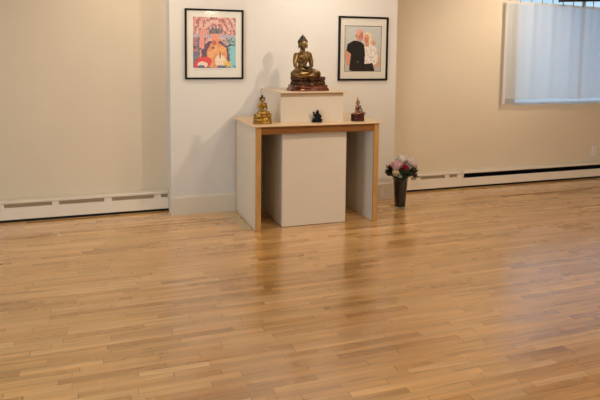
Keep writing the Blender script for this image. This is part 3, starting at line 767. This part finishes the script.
def flower(px, py, pz, R, pm, tilt, seed, label, layers=5, tight=1.0, leaf=True, kind='peony'):
    """bloom centre relative to the vase axis; its stem runs down into the vase"""
    t = thing(kind, (VX, VY, 0), label, 'flower', 'flowers in the glass vase')
    o = obj('bloom', bloom(R, seed, layers, tight), pm, t, True, loc=(px, py, pz)); o.rotation_euler = tilt
    rg = random.Random(seed+50)
    a = rg.uniform(0, 2*PI); fx, fy = .030*math.cos(a), .030*math.sin(a)
    nx_, ny_ = px*.42, py*.42; q = math.hypot(nx_, ny_)
    if q > .05: nx_, ny_ = nx_*.05/q, ny_*.05/q
    bm = bmesh.new(); tube(bm, [(fx, fy, .032), (fx*.5, fy*.5, .12), (nx_*.7, ny_*.7, .22), (nx_, ny_, .292), (px*.85, py*.85, pz-R*.6), (px, py, pz-R*.1)], [.0045, .0045, .0045, .0045, .004, .005], 8)
    obj('stem', bm, M_stem, t, True)
    if leaf:
        for k in range(3):
            az = math.atan2(py, px)+rg.uniform(-1.3, 1.3); ln = rg.uniform(.05, .075)
            bm = bmesh.new(); Mx = Matrix.Translation((nx_*1.1, ny_*1.1, .293+.010*k)) @ Matrix.Rotation(az-PI/2, 4, 'Z') @ Matrix.Rotation(-rg.uniform(.7, 1.5), 4, 'X')
            petal(bm, Mx, .022, ln*1.3, .35, n=6)
            lf = obj('leaf', bm, M_leaf, t, True); s_ = lf.modifiers.new('s', 'SOLIDIFY'); s_.thickness = .0008
    return t
flower(-.071, -.040, .417, 0.057, P_pink, (.45, -.25, 0), 1, 'large pale pink peony at the left front of the bouquet')
flower(.012, .020, .450, 0.057, P_blush, (.2, 0, 0), 2, 'blush cream peony at the top of the bouquet')
flower(.055, .035, .442, 0.052, P_blush, (.2, .2, 0), 9, 'blush peony behind the large soft pink one at the right')
flower(.094, -.020, .424, 0.062, P_pink2, (.35, .45, 0), 3, 'large soft pink peony at the right of the bouquet')
flower(-.010, -.080, .397, 0.043, P_red, (.8, .1, 0), 4, 'deep crimson flower in the middle of the bouquet', kind='carnation')
flower(.107, -.050, .355, 0.028, P_red, (.8, .6, 0), 5, 'small red flower low at the right edge of the bouquet', 4, kind='carnation')
flower(-.098, -.080, .356, 0.033, P_cream, (.9, -.3, 0), 6, 'small cream yellow flower low at the left of the bouquet', 4, kind='ranunculus')
flower(-.060, -.092, .340, 0.027, P_white, (1.0, .0, 0), 7, 'small white flower just above the vase rim', 4, kind='ranunculus')
flower(-.108, -.005, .412, 0.023, P_red, (.4, -.7, 0), 8, 'tiny dark red flower at the far left of the bouquet', 4, kind='carnation')
# foliage sprays
for i, (az, up, ln, lab) in enumerate(((PI*1.02, .25, .095, 'dark green leafy sprig spreading left from the vase rim'), (PI*1.22, .05, .085, 'dark green leafy sprig drooping over the left front of the rim'), (-.25, .0, .100, 'dark green leafy sprig arching out to the right of the rim'), (-PI/2, .35, .10, 'dark green leafy sprig under the flowers at the front of the vase'), (PI*.95, .75, .085, 'dark green leafy sprig at the upper left of the bouquet'), (-.6, .55, .085, 'dark green leafy sprig between the red flowers at the right'), (PI*1.4, .30, .10, 'short dark green sprig between the cream flower and the vase rim'))):
    t = thing('leafy_sprig', (VX, VY, 0), lab, 'foliage', 'leafy sprigs in the glass vase')
    d = Vector((math.cos(az), math.sin(az), 0)); bm = bmesh.new()
    p0 = d*.048+Vector((0, 0, .296)); p1 = p0+d*ln*.5+Vector((0, 0, ln*(up+.35))); p2 = p0+d*ln*.85+Vector((0, 0, ln*up))
    tube(bm, [(-d.x*.02, -d.y*.02, .035), (0, 0, .15), tuple(d*.03+Vector((0, 0, .25))), p0, p1, p2], [.003, .003, .003, .003, .0025, .001], 7)
    obj('stem', bm, M_stem, t, True)
    rg = random.Random(i+90)
    for k in range(16):
        q = k/15; base = p0.lerp(p1, q*2) if q < .5 else p1.lerp(p2, q*2-1)
        Mx = Matrix.Translation(base) @ Matrix.Rotation(az-PI/2+(1 if k % 2 else -1)*rg.uniform(.3, 1.0), 4, 'Z') @ Matrix.Rotation(-rg.uniform(.9, 1.8), 4, 'X')
        bm = bmesh.new(); petal(bm, Mx, .021, .050*rg.uniform(.8, 1.2), .3, n=5)
        lf = obj('leaf', bm, M_leaf, t, True); s_ = lf.modifiers.new('s', 'SOLIDIFY'); s_.thickness = .0008

# ------------------------------------------------------------------ ceiling lamps (out of view above and behind the camera)
M_can = mat('white lamp housing', (.8, .8, .78), .4)
M_lens = bpy.data.materials.new('lamp lens'); M_lens.use_nodes = True
b = M_lens.node_tree.nodes['Principled BSDF']; b.inputs['Emission Color'].default_value = (1, .80, .55, 1); b.inputs['Emission Strength'].default_value = 30
def spot(x, y, power, target, col=(1, .80, .56), size=95, blend=.8, rad=.04, label='round white ceiling spotlight aimed at the altar wall'):
    t = thing('ceiling_spotlight', (x, y, ZC), label, 'light', 'ceiling spotlights')
    bm = bmesh.new(); lathe(bm, [(.05, -.001), (.05, -.03), (.045, -.045), (.040, -.045), (.040, -.02), (.001, -.018)], 32); obj('housing', bm, M_can, t, True)
    L = bpy.data.lights.new('lamp', 'SPOT'); L.energy = power; L.color = col; L.spot_size = math.radians(size); L.spot_blend = blend; L.shadow_soft_size = rad
    o = bpy.data.objects.new('lamp', L); link(o, t); o.location = (0, 0, -.06)
    dv = Vector(target)-Vector((x, y, ZC-.06)); o.rotation_euler = dv.to_track_quat('-Z', 'Y').to_euler()
    return t
WARM = (1, .875, .72)
spot(2.85, 2.95, 125, (1.9, 5.5, 1.6), WARM, 110, 1.0, .05, 'white ceiling spotlight to the right, aimed at the Buddha statue')
spot(2.15, 3.0, 30, (1.6, 5.5, 1.4), WARM, 110, 1.0, .05, 'white ceiling spotlight in the middle, aimed at the altar')
spot(2.00, 4.75, 30, (2.0, 5.5, 1.2), (1, .92, .82), 150, 1.0, .05, 'white ceiling spotlight close above the altar')
spot(.35, 4.75, 36, (.5, 5.77, 1.0), WARM, 150, 1.0, .05, 'white ceiling spotlight close to the left end of the back wall')
spot(4.42, 4.60, 84, (4.38, 5.77, 1.65), WARM, 100, 1.0, .05, 'white ceiling spotlight next to the curtained window')
# round ceiling lamp at the back of the room, mirrored in the left picture's glass
def disk(x, y, power, r_=.17, label='round ceiling lamp behind the viewer'):
    t = thing('ceiling_lamp', (x, y, ZC), label, 'light', 'round ceiling lamps')
    bm = bmesh.new(); lathe(bm, [(r_+.02, -.001), (r_+.02, -.03), (r_, -.034), (r_, -.012), (.001, -.010)], 40); obj('housing', bm, M_can, t, True)
    bm = bmesh.new(); lathe(bm, [(r_-.004, -.014), (r_-.004, -.030), (r_*.6, -.042), (.001, -.046)], 40); obj('diffuser', bm, M_lens, t, True)
    L = bpy.data.lights.new('lamp', 'AREA'); L.shape = 'DISK'; L.size = r_*2; L.energy = power; L.color = WARM
    o = bpy.data.objects.new('lamp', L); link(o, t); o.location = (0, 0, -.05)
disk(2.97, -4.55, 12, label='round ceiling lamp at the back right of the room')
disk(-.9, -4.55, 12, label='round ceiling lamp at the back left of the room')
disk(5.4, .6, 82, label='added round ceiling lamp brightening the right of the room')  # unseen lamp, added to brighten the floor and wall at the right
# daylight: soft sky light outside the windows
for i, (a, b_) in enumerate(LW):
    L = bpy.data.lights.new('daylight', 'AREA'); L.shape = 'RECTANGLE'; L.size = 1.4; L.size_y = b_-a; L.energy = 150; L.color = (.80, .89, 1)
    o = bpy.data.objects.new('daylight', L); link(o); o.location = (XL-.25, (a+b_)/2, 1.5); o.rotation_euler = (0, -PI/2, 0)

W = bpy.data.worlds.new('sky'); SC.world = W; W.use_nodes = True
bg = W.node_tree.nodes['Background']; bg.inputs[0].default_value = (.58, .80, 1, 1); bg.inputs[1].default_value = 1.15

# ------------------------------------------------------------------ camera
cam = bpy.data.cameras.new('camera'); co = bpy.data.objects.new('camera', cam); link(co)
cam.sensor_fit = 'HORIZONTAL'; cam.sensor_width = 36; cam.lens = 609.84/600*36
cam.shift_x = (300-303.84)/600; cam.shift_y = -(200-109.65)/600
yaw, pit, rol = math.radians(19.4572), math.radians(5.5372), math.radians(.5795)
fwd = Vector((math.sin(yaw)*math.cos(pit), math.cos(yaw)*math.cos(pit), -math.sin(pit))); rt = Vector((math.cos(yaw), -math.sin(yaw), 0)); up = rt.cross(fwd)
# image turned clockwise by rol
r2 = rt*math.cos(rol)+up*math.sin(rol); u2 = up*math.cos(rol)-rt*math.sin(rol)
Mx = Matrix((r2, u2, -fwd)).transposed().to_4x4(); Mx.translation = (0, 0, 1.5); co.matrix_world = Mx
SC.camera = co
SC.view_settings.view_transform = 'Standard'; SC.view_settings.look = 'None'; SC.view_settings.exposure = 0; SC.view_settings.gamma = 1; SC.view_settings.use_curve_mapping = False
